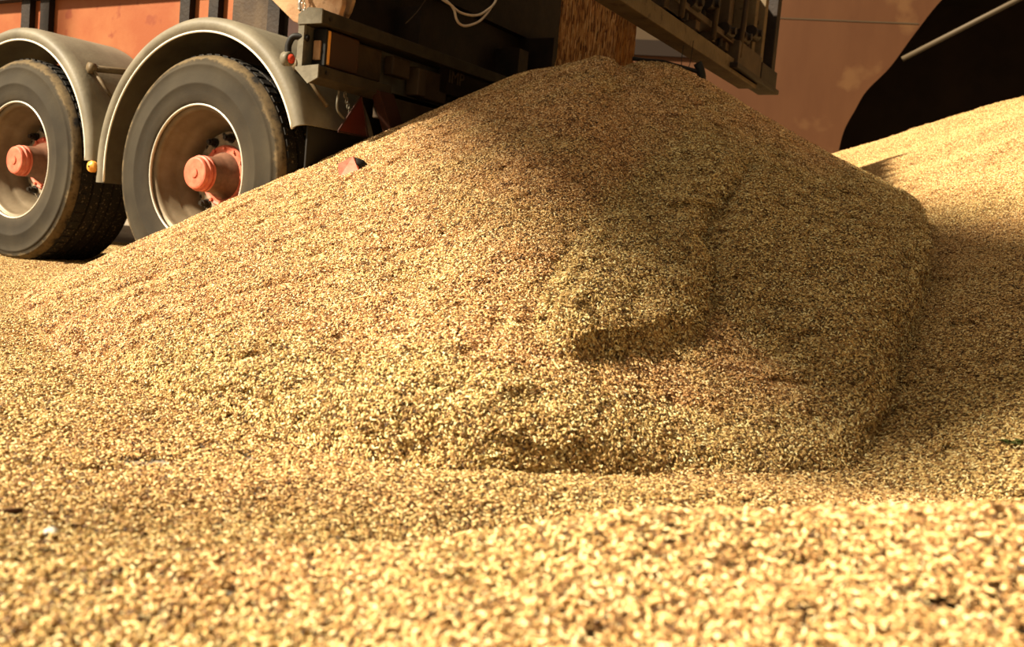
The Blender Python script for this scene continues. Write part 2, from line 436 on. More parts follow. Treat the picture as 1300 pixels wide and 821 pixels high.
# ------------------------------------------------------------------ loose kernels lying on a surface
def kernel_nodes(name, keep_base=True, dist=.036, dens=900, kdens=100000, scale=1.0, seed=0, vertical=False, psize=.07):
    ng = bpy.data.node_groups.new(name, 'GeometryNodeTree')
    ng.interface.new_socket('Geometry', in_out='INPUT', socket_type='NodeSocketGeometry')
    ng.interface.new_socket('Geometry', in_out='OUTPUT', socket_type='NodeSocketGeometry')
    N, Lk = ng.nodes, ng.links
    gi, go = N.new('NodeGroupInput'), N.new('NodeGroupOutput')
    def node(t, **kw):
        n = N.new(t)
        for k, v in kw.items():
            if hasattr(n, k) and k not in n.inputs: setattr(n, k, v)
        return n
    def rnd(dt, lo, hi, sd):
        n = N.new('FunctionNodeRandomValue'); n.data_type = dt
        s = {'FLOAT': ('Min', 'Max', 2), 'FLOAT_VECTOR': ('Min', 'Max', 0), 'INT': ('Min', 'Max', 4)}[dt]
        i0 = s[2]
        n.inputs[i0].default_value = lo; n.inputs[i0 + 1].default_value = hi
        n.inputs['Seed'].default_value = sd
        return n.outputs[{'FLOAT': 1, 'FLOAT_VECTOR': 0, 'INT': 2}[dt]]
    def ico(sub, sc):
        i = N.new('GeometryNodeMeshIcoSphere'); i.inputs['Radius'].default_value = 1; i.inputs['Subdivisions'].default_value = sub
        t = N.new('GeometryNodeTransform'); t.inputs['Scale'].default_value = sc
        Lk.new(i.outputs[0], t.inputs[0])
        s = N.new('GeometryNodeSetShadeSmooth'); Lk.new(t.outputs[0], s.inputs[0])
        return s.outputs[0]
    kerns = [ico(2, (.0034 * scale, .00132 * scale, .00115 * scale)), ico(2, (.0030 * scale, .0015 * scale, .0013 * scale)), ico(2, (.0037 * scale, .0011 * scale, .0009 * scale)),
             ico(1, (.0052 * scale, .0009 * scale, .0004 * scale))]
    gti = N.new('GeometryNodeGeometryToInstance')
    for k in reversed(kerns): Lk.new(k, gti.inputs[0])
    patches = N.new('GeometryNodeGeometryToInstance')
    for p in range(5):
        g = N.new('GeometryNodeMeshGrid'); g.inputs['Size X'].default_value = psize; g.inputs['Size Y'].default_value = psize
        g.inputs['Vertices X'].default_value = 2; g.inputs['Vertices Y'].default_value = 2
        d = N.new('GeometryNodeDistributePointsOnFaces'); d.distribute_method = 'RANDOM'
        d.inputs['Density'].default_value = kdens; d.inputs['Seed'].default_value = seed * 31 + p
        Lk.new(g.outputs[0], d.inputs['Mesh'])
        sp = N.new('GeometryNodeSetPosition'); Lk.new(d.outputs[0], sp.inputs['Geometry'])
        Lk.new(rnd('FLOAT_VECTOR', (-.002, -.002, -.009), (.002, .002, .0045 * scale), 5 + p), sp.inputs['Offset'])
        ip = N.new('GeometryNodeInstanceOnPoints'); ip.inputs['Pick Instance'].default_value = True
        Lk.new(sp.outputs[0], ip.inputs['Points']); Lk.new(gti.outputs[0], ip.inputs['Instance'])
        Lk.new(rnd('INT', 0, 3, 11 + p), ip.inputs['Instance Index'])
        Lk.new(rnd('FLOAT_VECTOR', (-.55, -.55, 0), (.55, .55, 6.283), 17 + p), ip.inputs['Rotation'])
        Lk.new(rnd('FLOAT', .8, 1.25, 23 + p), ip.inputs['Scale'])
        st = N.new('GeometryNodeStoreNamedAttribute'); st.data_type = 'FLOAT'; st.domain = 'INSTANCE'
        st.inputs['Name'].default_value = 'tint'
        Lk.new(ip.outputs[0], st.inputs['Geometry'])
        vi = [s for s in st.inputs if s.name == 'Value' and s.enabled] or [st.inputs['Value']]
        Lk.new(rnd('FLOAT', 0, 1, 29 + p), vi[0])
        rz = N.new('GeometryNodeRealizeInstances'); Lk.new(st.outputs[0], rz.inputs[0])
        sm = N.new('GeometryNodeSetMaterial'); sm.inputs['Material'].default_value = M['grain']
        Lk.new(rz.outputs[0], sm.inputs['Geometry']); Lk.new(sm.outputs[0], patches.inputs[0])
    D = N.new('GeometryNodeDistributePointsOnFaces'); D.distribute_method = 'POISSON'
    D.inputs['Distance Min'].default_value = dist; D.inputs['Density Max'].default_value = dens; D.inputs['Seed'].default_value = seed
    na = N.new('GeometryNodeInputNamedAttribute'); na.data_type = 'FLOAT'; na.inputs['Name'].default_value = 'cover'
    Lk.new(na.outputs['Attribute'], D.inputs['Density Factor'])
    Lk.new(gi.outputs[0], D.inputs['Mesh'])
    I = N.new('GeometryNodeInstanceOnPoints'); I.inputs['Pick Instance'].default_value = True
    Lk.new(D.outputs['Points'], I.inputs['Points']); Lk.new(patches.outputs[0], I.inputs['Instance'])
    Lk.new(rnd('INT', 0, 4, 41), I.inputs['Instance Index'])
    Lk.new(D.outputs['Rotation'], I.inputs['Rotation'])
    ri = N.new('GeometryNodeRotateInstances'); ri.inputs['Local Space'].default_value = True
    Lk.new(I.outputs[0], ri.inputs['Instances'])
    Lk.new(rnd('FLOAT_VECTOR', (0, 0, 0), (0, 0, 6.283), 43), ri.inputs['Rotation'])
    out = ri.outputs[0]
    if keep_base:
        dn = N.new('GeometryNodeSetPosition'); dn.inputs['Offset'].default_value = (0, 0, -.012); Lk.new(gi.outputs[0], dn.inputs[0])
        j = N.new('GeometryNodeJoinGeometry'); Lk.new(out, j.inputs[0]); Lk.new(dn.outputs[0], j.inputs[0]); out = j.outputs[0]
    Lk.new(out, go.inputs[0])
    return ng

def add_kernels(o, **kw):
    m = o.modifiers.new('kernels', 'NODES'); m.node_group = kernel_nodes('kernels_' + o.name, **kw)

# ------------------------------------------------------------------ grain
under = lambda x, y: np.maximum(h_floor_grain(x, y), h_right(x, y))
g = grid_mesh('grain_pile', np.arange(-2.3, 2.3, .014), np.arange(1.2, 6.6, .014), h_main,
              lambda X, Y, Z: Z > under(X, Y) - .03, [M['grain_base']], hk=husk)
tag(g, 'tall golden wheat pile directly below the pouring grain, with slid clumps on its face', 'grain pile', kind='stuff')
add_kernels(g, seed=1)
g = grid_mesh('grain_pile', np.arange(.3, 6.2, .03), np.arange(.9, 8.6, .03), h_right,
              lambda X, Y, Z: (Z > h_floor_grain(X, Y) - .03) & (Z > h_main(X, Y) - .03), [M['grain_base']], hk=lambda x, y: .30 + .6 * _vn(x, y, 2, 72) + .35 * ss(3.6, 2.4, y))
tag(g, 'long smooth wheat slope rising to the right behind the tall pile, sunlit along its top', 'grain pile', kind='stuff')
add_kernels(g, seed=2)
def thin(x, y):
    n = _vn(x, y, 4, 51) + .5 * _vn(x, y, 11, 52) + .4 * _vn(x, y, 30, 53)
    zone = ss(-.2, -.55, x) * ss(1.05, 1.25, y) * ss(2.6, 1.9, y)
    return np.clip(1 - zone * (.05 + .50 * ss(-.1, .5, n)), .12, 1)
g = grid_mesh('loose_grain', np.arange(-4.5, 1.7, .025), np.arange(.42, 6.6, .025), h_floor_grain,
              lambda X, Y, Z: (Z > h_main(X, Y) - .03) & (Z > h_right(X, Y) - .03) & (np.abs(X) < Y * .75 + .5), [M['grain_base']], cover=thin, hk=lambda x, y: .45 + .5 * _vn(x, y, 5, 71))
tag(g, 'low banks and thin spread of loose wheat across the floor in front of the tall pile', 'loose grain', kind='stuff')
add_kernels(g, seed=3, keep_base=False, dist=.024, dens=1500, kdens=90000, psize=.06)

# ------------------------------------------------------------------ building
def struct(name, bm, m, smooth=False):
    o = obj(name, bm, M[m], smooth=smooth); o['kind'] = 'structure'; return o
b = bmesh.new(); box(b, -16, 14, -3, 16, -.2, 0)
struct('floor', b, 'floor')
# rear wall of reddish steel sheets, seen beyond the heaps; its right edge is cut in a curve
wn = Vector((.2, 1, 0)).normalized(); wd = Vector((1, -.2, 0)).normalized()
def wp(x, z, off=0):     # a point of the wall plane
    return Vector((x, 12.358 - .2 * x, z)) - wn * off
edge = [(5.9, 4.6), (5.3, 3.95), (4.99, 3.64), (4.72, 3.2), (4.49, 2.79), (4.25, 2.48), (4.14, 2.23), (4.04, 1.97), (4.0, 1.67), (3.97, 1.2), (3.97, 0)]
b = bmesh.new(); prism(b, [wp(-14, 0), wp(-14, 4.6)] + [wp(v.x, v.y) for v in smooth_path([(x, z, 0) for x, z in edge], 6)], wn * .08)
struct('wall_back', b, 'wall')
b = bmesh.new()
box_pts = lambda x0, x1, z0, z1, o: [wp(x0, z0, o), wp(x1, z0, o), wp(x1, z1, o), wp(x0, z1, o)]
prism(b, box_pts(-6, 2.35, 2.78, 2.98, .04), wn * .05)
struct('trim_1', b, 'wall_band')
b = bmesh.new(); prism(b, box_pts(-6, 2.35, 2.98, 3.3, .03), wn * .03)
struct('trim_2', b, 'olive_wall')
b = bmesh.new(); prism(b, box_pts(2.6, 4.76, 3.333, 3.348, .006), wn * .014)
struct('trim_3', b, 'olive_wall')
# dark bay behind the cut edge; its top and right side added to block sun
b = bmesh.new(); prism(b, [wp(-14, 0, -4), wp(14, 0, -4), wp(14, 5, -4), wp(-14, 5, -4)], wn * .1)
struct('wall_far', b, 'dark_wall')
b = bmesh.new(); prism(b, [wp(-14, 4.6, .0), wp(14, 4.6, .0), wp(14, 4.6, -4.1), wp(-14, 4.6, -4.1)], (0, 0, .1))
struct('added_ceiling', b, 'dark_wall')
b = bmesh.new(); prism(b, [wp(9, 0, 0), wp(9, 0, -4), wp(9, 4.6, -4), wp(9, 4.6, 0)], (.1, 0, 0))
struct('added_side_wall', b, 'dark_wall')
# added out of view: beam on slim posts, sized to shade the pile's right side
b = bmesh.new(); box(b, -4.62, -4.5, -.62, 4.3, 4.25, 5.85)
for y in (-.62, 4.22): box(b, -4.6, -4.52, y, y + .08, 0, 4.25)
struct('shade_header', b, 'brown_steel')
b = bmesh.new(); tube(b, [(4.57, 11.3, 2.87), (5.9, 11.05, 3.72), (6.8, 10.9, 4.3)], .032, 14)
tag(obj('metal_pole', b, M['pole'], smooth=True), 'dull straight metal pole slanting across the dark bay above the sunlit slope', 'pole')

# ------------------------------------------------------------------ trailer (local x rearward, y across from the near side, z up)
TR = empty('tipping_trailer', (-1.379, 3.802, 0), -YAW)
tag(TR, 'orange tipping trailer with grey wheel guards, its tailgate open above the tall wheat pile', 'trailer')
SP = -1.3165

def make_wheel():
    w = empty('wheel', (0, 0, .5), parent=TR)
    b = bmesh.new()
    lathe(b, [(.284, .012), (.292, -.004), (.306, -.010), (.335, -.016), (.37, -.020), (.374, -.023), (.379, -.020), (.42, -.019), (.448, -.013), (.452, -.016), (.457, -.011), (.470, -.004), (.476, -.005), (.480, .001), (.492, .012), (.4985, .028)], n=128)
    t = obj('tyre', b, M['tyre'], w, True)
    b = bmesh.new()
    pr = [(.4985, .028), (.4995, .06)]
    for gq in (.095, .15, .205, .26): pr += [(.5, gq - .008), (.488, gq - .005), (.488, gq + .005), (.5, gq + .008)]
    pr += [(.4995, .31), (.496, .335), (.47, .355), (.42, .37), (.35, .368), (.284, .35)]
    lathe(b, pr, n=128)
    for k in range(64):       # shoulder blocks of the tread
        a = 2 * PI * k / 64
        c, s = math.cos(a), math.sin(a)
        v = lambda r, q, da: (r * math.cos(a + da), q, r * math.sin(a + da))
        b2 = [v(.499, .034, -.03), v(.499, .034, .03), v(.499, .080, .03), v(.499, .080, -.03)]
        prism(b, b2, (.006 * c, 0, .006 * s))
    obj('tread', b, M['rubber_tread'], t)
    b = bmesh.new()
    lathe(b, [(.286, -.006), (.2885, .0), (.283, .016), (.272, .012), (.266, .03), (.262, .05), (.250, .062), (.247, .10), (.236, .115), (.222, .135), (.216, .17), (.210, .20), (.200, .212), (.150, .205), (.130, .198), (.05, .198)], n=128)
    r = obj('rim', b, M['rim'], w, True)
    b = bmesh.new()
    lathe(b, [(.2885, -.007), (.2915, -.004), (.2895, .004), (.285, .006), (.2825, .0), (.284, -.006)], n=128, close=True)
    obj('rim_lip', b, M['rim_lip'], w, True)
    b = bmesh.new()
    lathe(b, [(.135, .170), (.196, .178), (.200, .186), (.200, .205), (.135, .205)], n=96, close=True)
    d = obj('wheel_disc', b, M['hub_plate'], w, False)
    for k in range(10):
        a = 2 * PI * (k + .35) / 10
        b = bmesh.new(); c = Vector((.168 * math.cos(a), .172, .168 * math.sin(a)))
        cyl(b, c, (0, -1, 0), .021, .008, 20); cyl(b, c + Vector((0, -.008, 0)), (0, -1, 0), .0165, .024, 6); cyl(b, c + Vector((0, -.03, 0)), (0, -1, 0), .0095, .014, 12)
        obj('lug_nut', b, M['nut'], w)
    for k in range(10):
        a = 2 * PI * (k + .85) / 10
        b = bmesh.new(); cyl(b, (.186 * math.cos(a), .1795, .186 * math.sin(a)), (0, -1, 0), .010, .003, 16)
        obj('vent_hole', b, M['black'], w)
    b = bmesh.new()
    lathe(b, [(.0, .15), (.118, .150), (.128, .146), (.136, .156), (.137, .18), (.0, .18)], n=96)
    for k in range(12):
        a = 2 * PI * k / 12
        cyl(b, (.122 * math.cos(a), .152, .122 * math.sin(a)), (0, -1, 0), .008, .012, 6)
    obj('hub_flange', b, M['red_hub'], w)
    b = bmesh.new()
    lathe(b, [(.105, .152), (.098, .135), (.086, .118), (.079, .10), (.076, .05), (.074, .045)], n=72)
    obj('hub_barrel', b, M['brown_hub'], w, True)
    b = bmesh.new()
    lathe(b, [(.074, .048), (.077, .046), (.077, .038), (.070, .036), (.070, .030), (.076, .028), (.076, .018), (.069, .015), (.069, .003), (.066, -.003), (.060, -.005), (.022, -.005), (.020, -.010), (.0, -.011)], n=72)
    obj('hub_cap', b, M['red_hub'], w)
    return w
w0 = make_wheel()
def copy_tree(o, parent):
    c = o.copy(); COL.objects.link(c); c.parent = parent
    for ch in list(o.children): copy_tree(ch, c)
    return c
w1 = copy_tree(w0, TR); w1.location = (SP, 0, .5); w1.rotation_euler = (0, .5, 0)
for t in (0, SP):
    w = copy_tree(w0, TR); w.location = (t, 2.5, .5); w.rotation_euler = (0, 0, PI)
for t in (0, SP):
    b = bmesh.new(); tube(b, [(t, .2, .5), (t, 2.3, .5)], .065, 20); obj('axle', b, M['dark_steel'], TR, True)

def make_guard(x, a0, name):
    b = bmesh.new()
    a1 = PI
    pr = [(.588, -.014), (.600, -.024), (.618, -.028), (.636, -.020), (.648, -.002), (.652, .03), (.652, .405), (.645, .405), (.645, .03), (.640, .004), (.630, -.012), (.616, -.020), (.602, -.016), (.591, -.008)]
    lathe(b, pr, a0, a1, n=72, close=True)
    # straight skirt below the front end
    v0 = [(-r, q, 0) for r, q in pr]
    prism(b, v0, (0, 0, -.075))
    bmesh.ops.translate(b, verts=b.verts[:], vec=(x, 0, .5))
    g = obj(name, b, M['guard'], TR, True)
    m = g.modifiers.new('split', 'EDGE_SPLIT'); m.split_angle = math.radians(50)
    b = bmesh.new()
    path = [(x + .587 * math.cos(a), -.016, .5 + .587 * math.sin(a)) for a in np.linspace(a0, a1, 72)]
    path.append((x - .587, -.016, .43))
    tube(b, path, .0045, 8)
    obj('edge_bead', b, M['bead'], g, True)
    return g
g2 = make_guard(0, math.radians(19.5), 'wheel_guard')
g1 = make_guard(SP, math.radians(2), 'wheel_guard')
b = bmesh.new(); box(b, .600, .607, .015, .40, .50, .712); obj('mud_flap', b, M['black'], g2)
b = bmesh.new(); lathe(b, [(0, -.046), (.012, -.047), (.014, -.041), (.024, -.041), (.027, -.033), (.026, -.02)], n=32); bmesh.ops.translate(b, verts=b.verts[:], vec=(-.655, 0, .494))
o = obj('round_reflector', b, M['amber'], g2, True)
b = bmesh.new(); lathe(b, [(0, -.051), (.004, -.050), (.005, -.046)], n=16); bmesh.ops.translate(b, verts=b.verts[:], vec=(-.655, 0, .494)); obj('reflector_screw', b, M['nut'], o)
# guard stays
for x in (0, SP):
    b = bmesh.new()
    tube(b, [(x + .50, .05, .955), (x + .52, .42, .99)], .016, 12)
    tube(b, [(x + .505, .05, .955), (x + .62, .10, .80)], .008, 10)
    cyl(b, (x + .50, .065, .955), (-.2, -1, 0), .026, .03, 20)
    obj('guard_stay', b, M['olive_steel'], TR, True)

# orange side panel with vertical posts
b = bmesh.new(); box(b, -6.5, -.29, .42, .46, .95, 1.47); 
sp_ = obj('side_panel', b, M['orange_paint'], TR)
b = bmesh.new(); box(b, -6.5, .3, .36, .47, 1.412, 1.47); obj('top_rail', b, M['dark_steel'], TR)
for a, c in ((-1.98, -1.90), (-1.80, -1.72), (-.645, -.575), (-.44, -.375), (-.045, .03), (-3.3, -3.2), (-4.6, -4.5)):
    b = bmesh.new(); box(b, a, c, .385, .42, .95, 1.45)
    obj('panel_post', b, M['dark_steel'], TR)
b = bmesh.new(); box(b, -.29, -.045, .40, .455, .95, 1.47); obj('panel_plate', b, M['brown_steel'], TR)
b = bmesh.new(); box(b, .075, .32, .40, .419, .95, 1.46); obj('panel_plate', b, M['red_steel'], TR)
# tub
b = bmesh.new()
box(b, -7, .45, .38, .43, 1.53, 2.2); box(b, -7, .45, 2.45, 2.5, 1.53, 2.2); box(b, -7, -6.95, .05, 2.45, 1.53, 2.2)

tub = obj('tub', b, M['orange_paint'], TR)
b = bmesh.new(); box(b, -7, .45, .38, 2.5, 1.47, 1.53); obj('tub_floor', b, M['dark_steel'], tub)  # underside given a dark colour in place of its shade
b = bmesh.new(); box(b, .40, .45, .43, 1.0, 1.53, 2.2); box(b, .41, .44, 1.0, 1.5, 1.53, 1.80); box(b, .40, .45, 1.5, 2.45, 1.53, 2.2); box(b, .40, .45, 1.0, 1.5, 2.0, 2.2); obj('rear_bulkhead', b, M['dark_steel'], tub)  # rear of the orange tub coloured dark, its shade put into the material
for k in range(12):
    b = bmesh.new(); t = .3 - k * .58; box(b, t - .05, t + .05, .47, 2.45, 1.38, 1.47); obj('floor_beam', b, M['brown_steel'], tub)
b = bmesh.new(); prism(b, [(.42, 1.02, 1.9), (1.12, 1.18, 1.72), (1.12, 1.50, 1.72), (.42, 1.5, 1.9)], (0, 0, .03))
prism(b, [(.42, 1.02, 1.9), (1.12, 1.18, 1.72), (1.12, 1.18, 1.95), (.42, 1.02, 2.2)], (0, -.02, 0)); prism(b, [(.42, 1.5, 1.9), (1.12, 1.5, 1.72), (1.12, 1.5, 1.95), (.42, 1.5, 2.2)], (0, .02, 0))
obj('grain_chute', b, M['brown_steel'], TR)
# chassis below
b = bmesh.new()
for q in (.75, 1.65): box(b, -7, .55, q, q + .1, 1.02, 1.36)
for t in (.45, -.66, -2.0, -3.4): box(b, t - .05, t + .05, .5, 2.1, 1.05, 1.20)
obj('chassis', b, M['dark_steel'], TR)
b = bmesh.new(); tube(b, [(-.55, .95, .80), (.35, .95, .80)], .17, 28); obj('air_tank', b, M['dark_steel'], TR, True)
b = bmesh.new(); box(b, .36, .40, .38, 2.45, .55, 1.47); box(b, .0, .36, .42, .46, .95, 1.47); obj('rear_shade_sheet', b, M['dark_steel'], TR)  # added dark sheet standing in for the shade under the rear

b = bmesh.new(); box(b, -7, .55, 2.42, 2.47, .35, 1.47); box(b, .3, .62, 1.9, 2.47, 1.0, 1.47); obj('far_shade_sheet', b, M['dark_steel'], TR)  # added dark sheets hide bright gaps, standing in for shade below the trailer
# rear corner plates, rusty
def plate(name, pts, q0, q1, m, parent=TR):
    b = bmesh.new(); prism(b, [(t, q0, z) for t, z in pts], (0, q1 - q0, 0)); return obj(name, b, M[m], parent, bevel=.004)
plate('corner_plate', [(.25, 1.42), (.25, 1.25), (.327, 1.217), (.453, 1.127), (.54, 1.10), (.655, 1.11), (.690, 1.14), (.703, 1.18), (.700, 1.24), (.66, 1.42)], .05, .075, 'rust')
plate('corner_plate', [(.50, 1.45), (.50, 1.15), (.61, 1.15), (.635, 1.19), (.648, 1.23), (.64, 1.45)], .17, .19, 'rust')
b = bmesh.new()
pp = [(.495, .02, 1.30), (.50, .02, 1.25), (.53, .01, 1.215), (.53, .0, 1.18), (.556, -.02, 1.150)]
tube(b, smooth_path(pp, 5), .006, 8)
for k in range(5):
    c = Vector((.515 + k * .004, .022, 1.26 - k * .028)); tube(b, [c + Vector((.010 * math.cos(a), .004 * (k % 2), .016 * math.sin(a))) for a in np.linspace(0, 2 * PI, 12)], .0028, 6)
obj('chain', b, M['chrome'], TR, True)

# lamp carrier: open channel running across the rear
b = bmesh.new()
T0, T1 = .575, .695
prism(b, [(T0, -.04, 1.128), (T0 + .05, -.04, 1.150), (T1, -.04, 1.142), (T1, -.04, 1.092), (T0, -.04, 1.092)], (0, 2.5, 0))
carrier = obj('lamp_carrier', b, M['carrier'], TR, bevel=.003)
for pts in ([(T0, -.046, 1.128), (T0 + .05, -.046, 1.152), (T1, -.046, 1.144), (T1, -.046, 1.090), (T0, -.046, 1.090)], [(T0, -.046, .93), (T1, -.046, .937), (T1, -.046, .888), (T1 - .05, -.046, .866), (T0, -.046, .923)]):
    b = bmesh.new(); prism(b, pts, (0, .006, 0)); obj('carrier_end_cap', b, M['grey_steel'], carrier)  # lighter steel on the ends, standing in for light falling there
b = bmesh.new(); box(b, T0, T0 + .012, -.04, 2.46, .93, 1.095); box(b, T0, T0 + .03, -.041, -.028, .93, 1.10); obj('carrier_web', b, M['grey_steel'], carrier)
b = bmesh.new(); prism(b, [(T0, -.04, .93), (T1, -.04, .935), (T1, -.04, .89), (T1 - .05, -.04, .868), (T0, -.04, .925)], (0, .44, 0))
obj('carrier_lower_flange', b, M['carrier'], carrier, bevel=.003)
for q, z in ((.0, 1.115), (.0, .912)):
    b = bmesh.new(); cyl(b, (T1, q, z), (1, 0, 0), .008, .006, 12); obj('carrier_bolt', b, M['nut'], carrier)
b = bmesh.new(); box(b, .600, .66, .03, .22, .945, 1.085); lamp = obj('tail_lamp', b, M['lamp_brown'], TR, bevel=.006)
b = bmesh.new(); box(b, .597, .664, .018, .030, .945, 1.085); obj('lamp_seal', b, M['black'], lamp, bevel=.003)
b = bmesh.new(); box(b, .600, .668, .030, .043, .95, 1.08); obj('lamp_end', b, M['amber'], lamp, bevel=.003)
b = bmesh.new(); box(b, .610, .645, .008, .018, .965, 1.04); obj('lamp_clip', b, M['rust'], lamp, bevel=.004)
b = bmesh.new(); box(b, .61, .63, .24, .40, .95, 1.08); box(b, .61, .66, .44, .56, .99, 1.07); box(b, .61, .68, .60, .66, .93, 1.05); obj('wiring_box', b, M['brown_steel'], TR, bevel=.006)
b = bmesh.new(); box(b, .60, .64, .40, 2.3, .80, .90); box(b, .60, .65, .62, .86, .93, 1.06); obj('under_bar', b, M['brown_steel'], TR, bevel=.006)
b = bmesh.new(); prism(b, [(.66, .30, .90), (.66, .40, .90), (.66, .60, .60), (.66, .50, .60)], (.05, 0, 0)); obj('support_strut', b, M['red_steel'], TR, bevel=.003)
b = bmesh.new(); prism(b, [(.60, .42, .90), (.60, .50, .90), (.60, .72, .60), (.60, .64, .60)], (.03, 0, 0)); obj('support_strut', b, M['brown_steel'], TR, bevel=.003)
# red triangle
b = bmesh.new(); prism(b, [(.655, .252, .862), (.655, .135, .712), (.655, .305, .712)], (.006, 0, 0)); tri = obj('triangle_reflector', b, M['dark_red_lens'], TR)
b = bmesh.new()
tt = [Vector((.66, .252, .868)), Vector((.66, .128, .708)), Vector((.66, .315, .708))]
for i in range(3): tube(b, [tt[i], tt[(i + 1) % 3]], .004, 8)
obj('reflector_rim', b, M['red_steel'], tri)
b = bmesh.new(); tube(b, smooth_path([(.64, .14, .88), (.645, .13, .80), (.65, .17, .765), (.65, .22, .76)], 4), .005, 8)
for k in range(4):
    c = Vector((.65, .165 + .012 * k, .86 - .022 * k)); tube(b, [c + Vector((0, .007 * math.cos(a), .013 * math.sin(a))) for a in np.linspace(0, 2 * PI, 10)], .0025, 6)
obj('safety_chain', b, M['grey_steel'], TR, True)
# side marker lamp on a curved arm
b = bmesh.new(); lathe(b, [(0, 0), (.022, 0), (.027, .004), (.028, .03), (.0, .03)], n=32)
bmesh.ops.rotate(b, verts=b.verts[:], cent=(0, 0, 0), matrix=Matrix.Rotation(PI / 2, 3, 'Z'))
bmesh.ops.translate(b, verts=b.verts[:], vec=(.555, -.05, .958)); mk = obj('marker_lamp', b, M['grey_steel'], TR, True)
b = bmesh.new(); lathe(b, [(0, -.014), (.010, -.012), (.017, -.005), (.018, .002)], n=32)
bmesh.ops.rotate(b, verts=b.verts[:], cent=(0, 0, 0), matrix=Matrix.Rotation(PI / 2, 3, 'Z'))
bmesh.ops.translate(b, verts=b.verts[:], vec=(.557, -.05, .958)); obj('lens', b, M['red_lens'], mk, True)
b = bmesh.new(); tube(b, smooth_path([(.54, -.05, .975), (.538, -.05, 1.01), (.555, -.045, 1.042), (.59, -.03, 1.045), (.61, -.02, 1.04)], 5), .013, 12); obj('lamp_arm', b, M['black'], mk, True)
# cables under the tub
for nm, pts in (('cable_loop', [(.75, .60, 1.40), (.75, .62, 1.353), (.75, .694, 1.342), (.75, .76, 1.328), (.75, .841, 1.333), (.75, .92, 1.352), (.75, .988, 1.39), (.75, 1.05, 1.44), (.75, 1.074, 1.50)]),
                ('cable_loop', [(.75, .66, 1.350), (.75, .70, 1.340), (.75, .728, 1.323), (.75, .745, 1.295), (.75, .775, 1.278), (.75, .829, 1.281), (.75, .923, 1.321), (.75, .985, 1.37), (.75, 1.03, 1.42)])):
    b = bmesh.new(); tube(b, smooth_path(pts, 6), .0058, 8); obj(nm, b, M['cable'], TR, True)
b = bmesh.new(); tube(b, smooth_path([(.75, .53, 1.36), (.75, .505, 1.31), (.75, .46, 1.255), (.75, .43, 1.225), (.75, .388, 1.188)], 4), .002, 6); obj('thin_wire', b, M['brown_steel'], TR, True)
# plate with faint letters
b = bmesh.new(); box(b, .64, .65, .80, 1.25, .98, 1.10); npl = obj('marking_plate', b, M['dark_steel'], TR)
fc = bpy.data.curves.new('plate_letters', 'FONT'); fc.body = 'IMP'; fc.size = .085; fc.extrude = .002; fc.materials.append(M['letter'])
fo = bpy.data.objects.new('plate_letters_curve', fc); COL.objects.link(fo)
bpy.context.view_layer.update()
lm = bpy.data.meshes.new_from_object(fo.evaluated_get(bpy.context.evaluated_depsgraph_get()))
bpy.data.objects.remove(fo)
fo = bpy.data.objects.new('plate_letters', lm); COL.objects.link(fo); fo.parent = npl
fo.location = (.653, .86, 1.035); fo.rotation_euler = (PI / 2, 0, PI / 2)

# tailgate hanging open behind
tg = empty('tailgate', (0, 0, 0), parent=TR)
def tgp(name, pieces, m, bev=.004):
    b = bmesh.new()
    for p in pieces: box(b, *p)
    return obj(name, b, M[m], tg, bevel=bev)
tgp('lower_beam', [(1.58, 1.68, .2, 2.3, 1.255, 1.33)], 'olive_steel')
tgp('gate_panel', [(1.56, 1.59, .1, 2.60, 1.40, 1.80)], 'olive_steel')
tgp('gate_ledge', [(1.55, 1.67, .5, 2.3, 1.40, 1.43)], 'brown_steel')
for q in (.55, .95, 1.35, 1.58, 1.80, 2.05, 2.24, 2.42):
    tgp('gate_rib', [(1.59, 1.65, q, q + .055, 1.36, 1.80)], 'olive_steel' if q > 1.9 else 'brown_steel')
tgp('corner_block', [(1.60, 1.70, 1.86, 2.28, 1.275, 1.42)], 'brown_steel')
tgp('corner_foot', [(1.60, 1.72, 1.80, 2.62, 1.275, 1.30), (1.60, 1.70, 2.30, 2.62, 1.30, 1.40)], 'dark_steel')
tgp('gate_edge', [(1.57, 1.68, 2.56, 2.63, 1.36, 1.90)], 'dark_steel')
for q, z in ((1.20, 1.45), (1.42, 1.50), (1.70, 1.44), (1.97, 1.47), (2.15, 1.53)):
    b = bmesh.new(); tube(b, [(1.66, q, z), (1.66, q + .10, z)], .034, 16); cyl(b, (1.66, q + .05, z), (1, 0, 0), .018, .05, 12); cyl(b, (1.64, q + .03, z - .02), (0, 0, -1), .014, .06, 10)
    obj('hinge', b, M['dark_steel'], tg)
for q in (1.05, 1.48, 1.9):
    b = bmesh.new(); tube(b, [(1.69, q, 1.34), (1.69, q + .03, 1.6), (1.69, q + .02, 1.79)], .014, 10); obj('gate_rod', b, M['brown_steel'], tg, True)

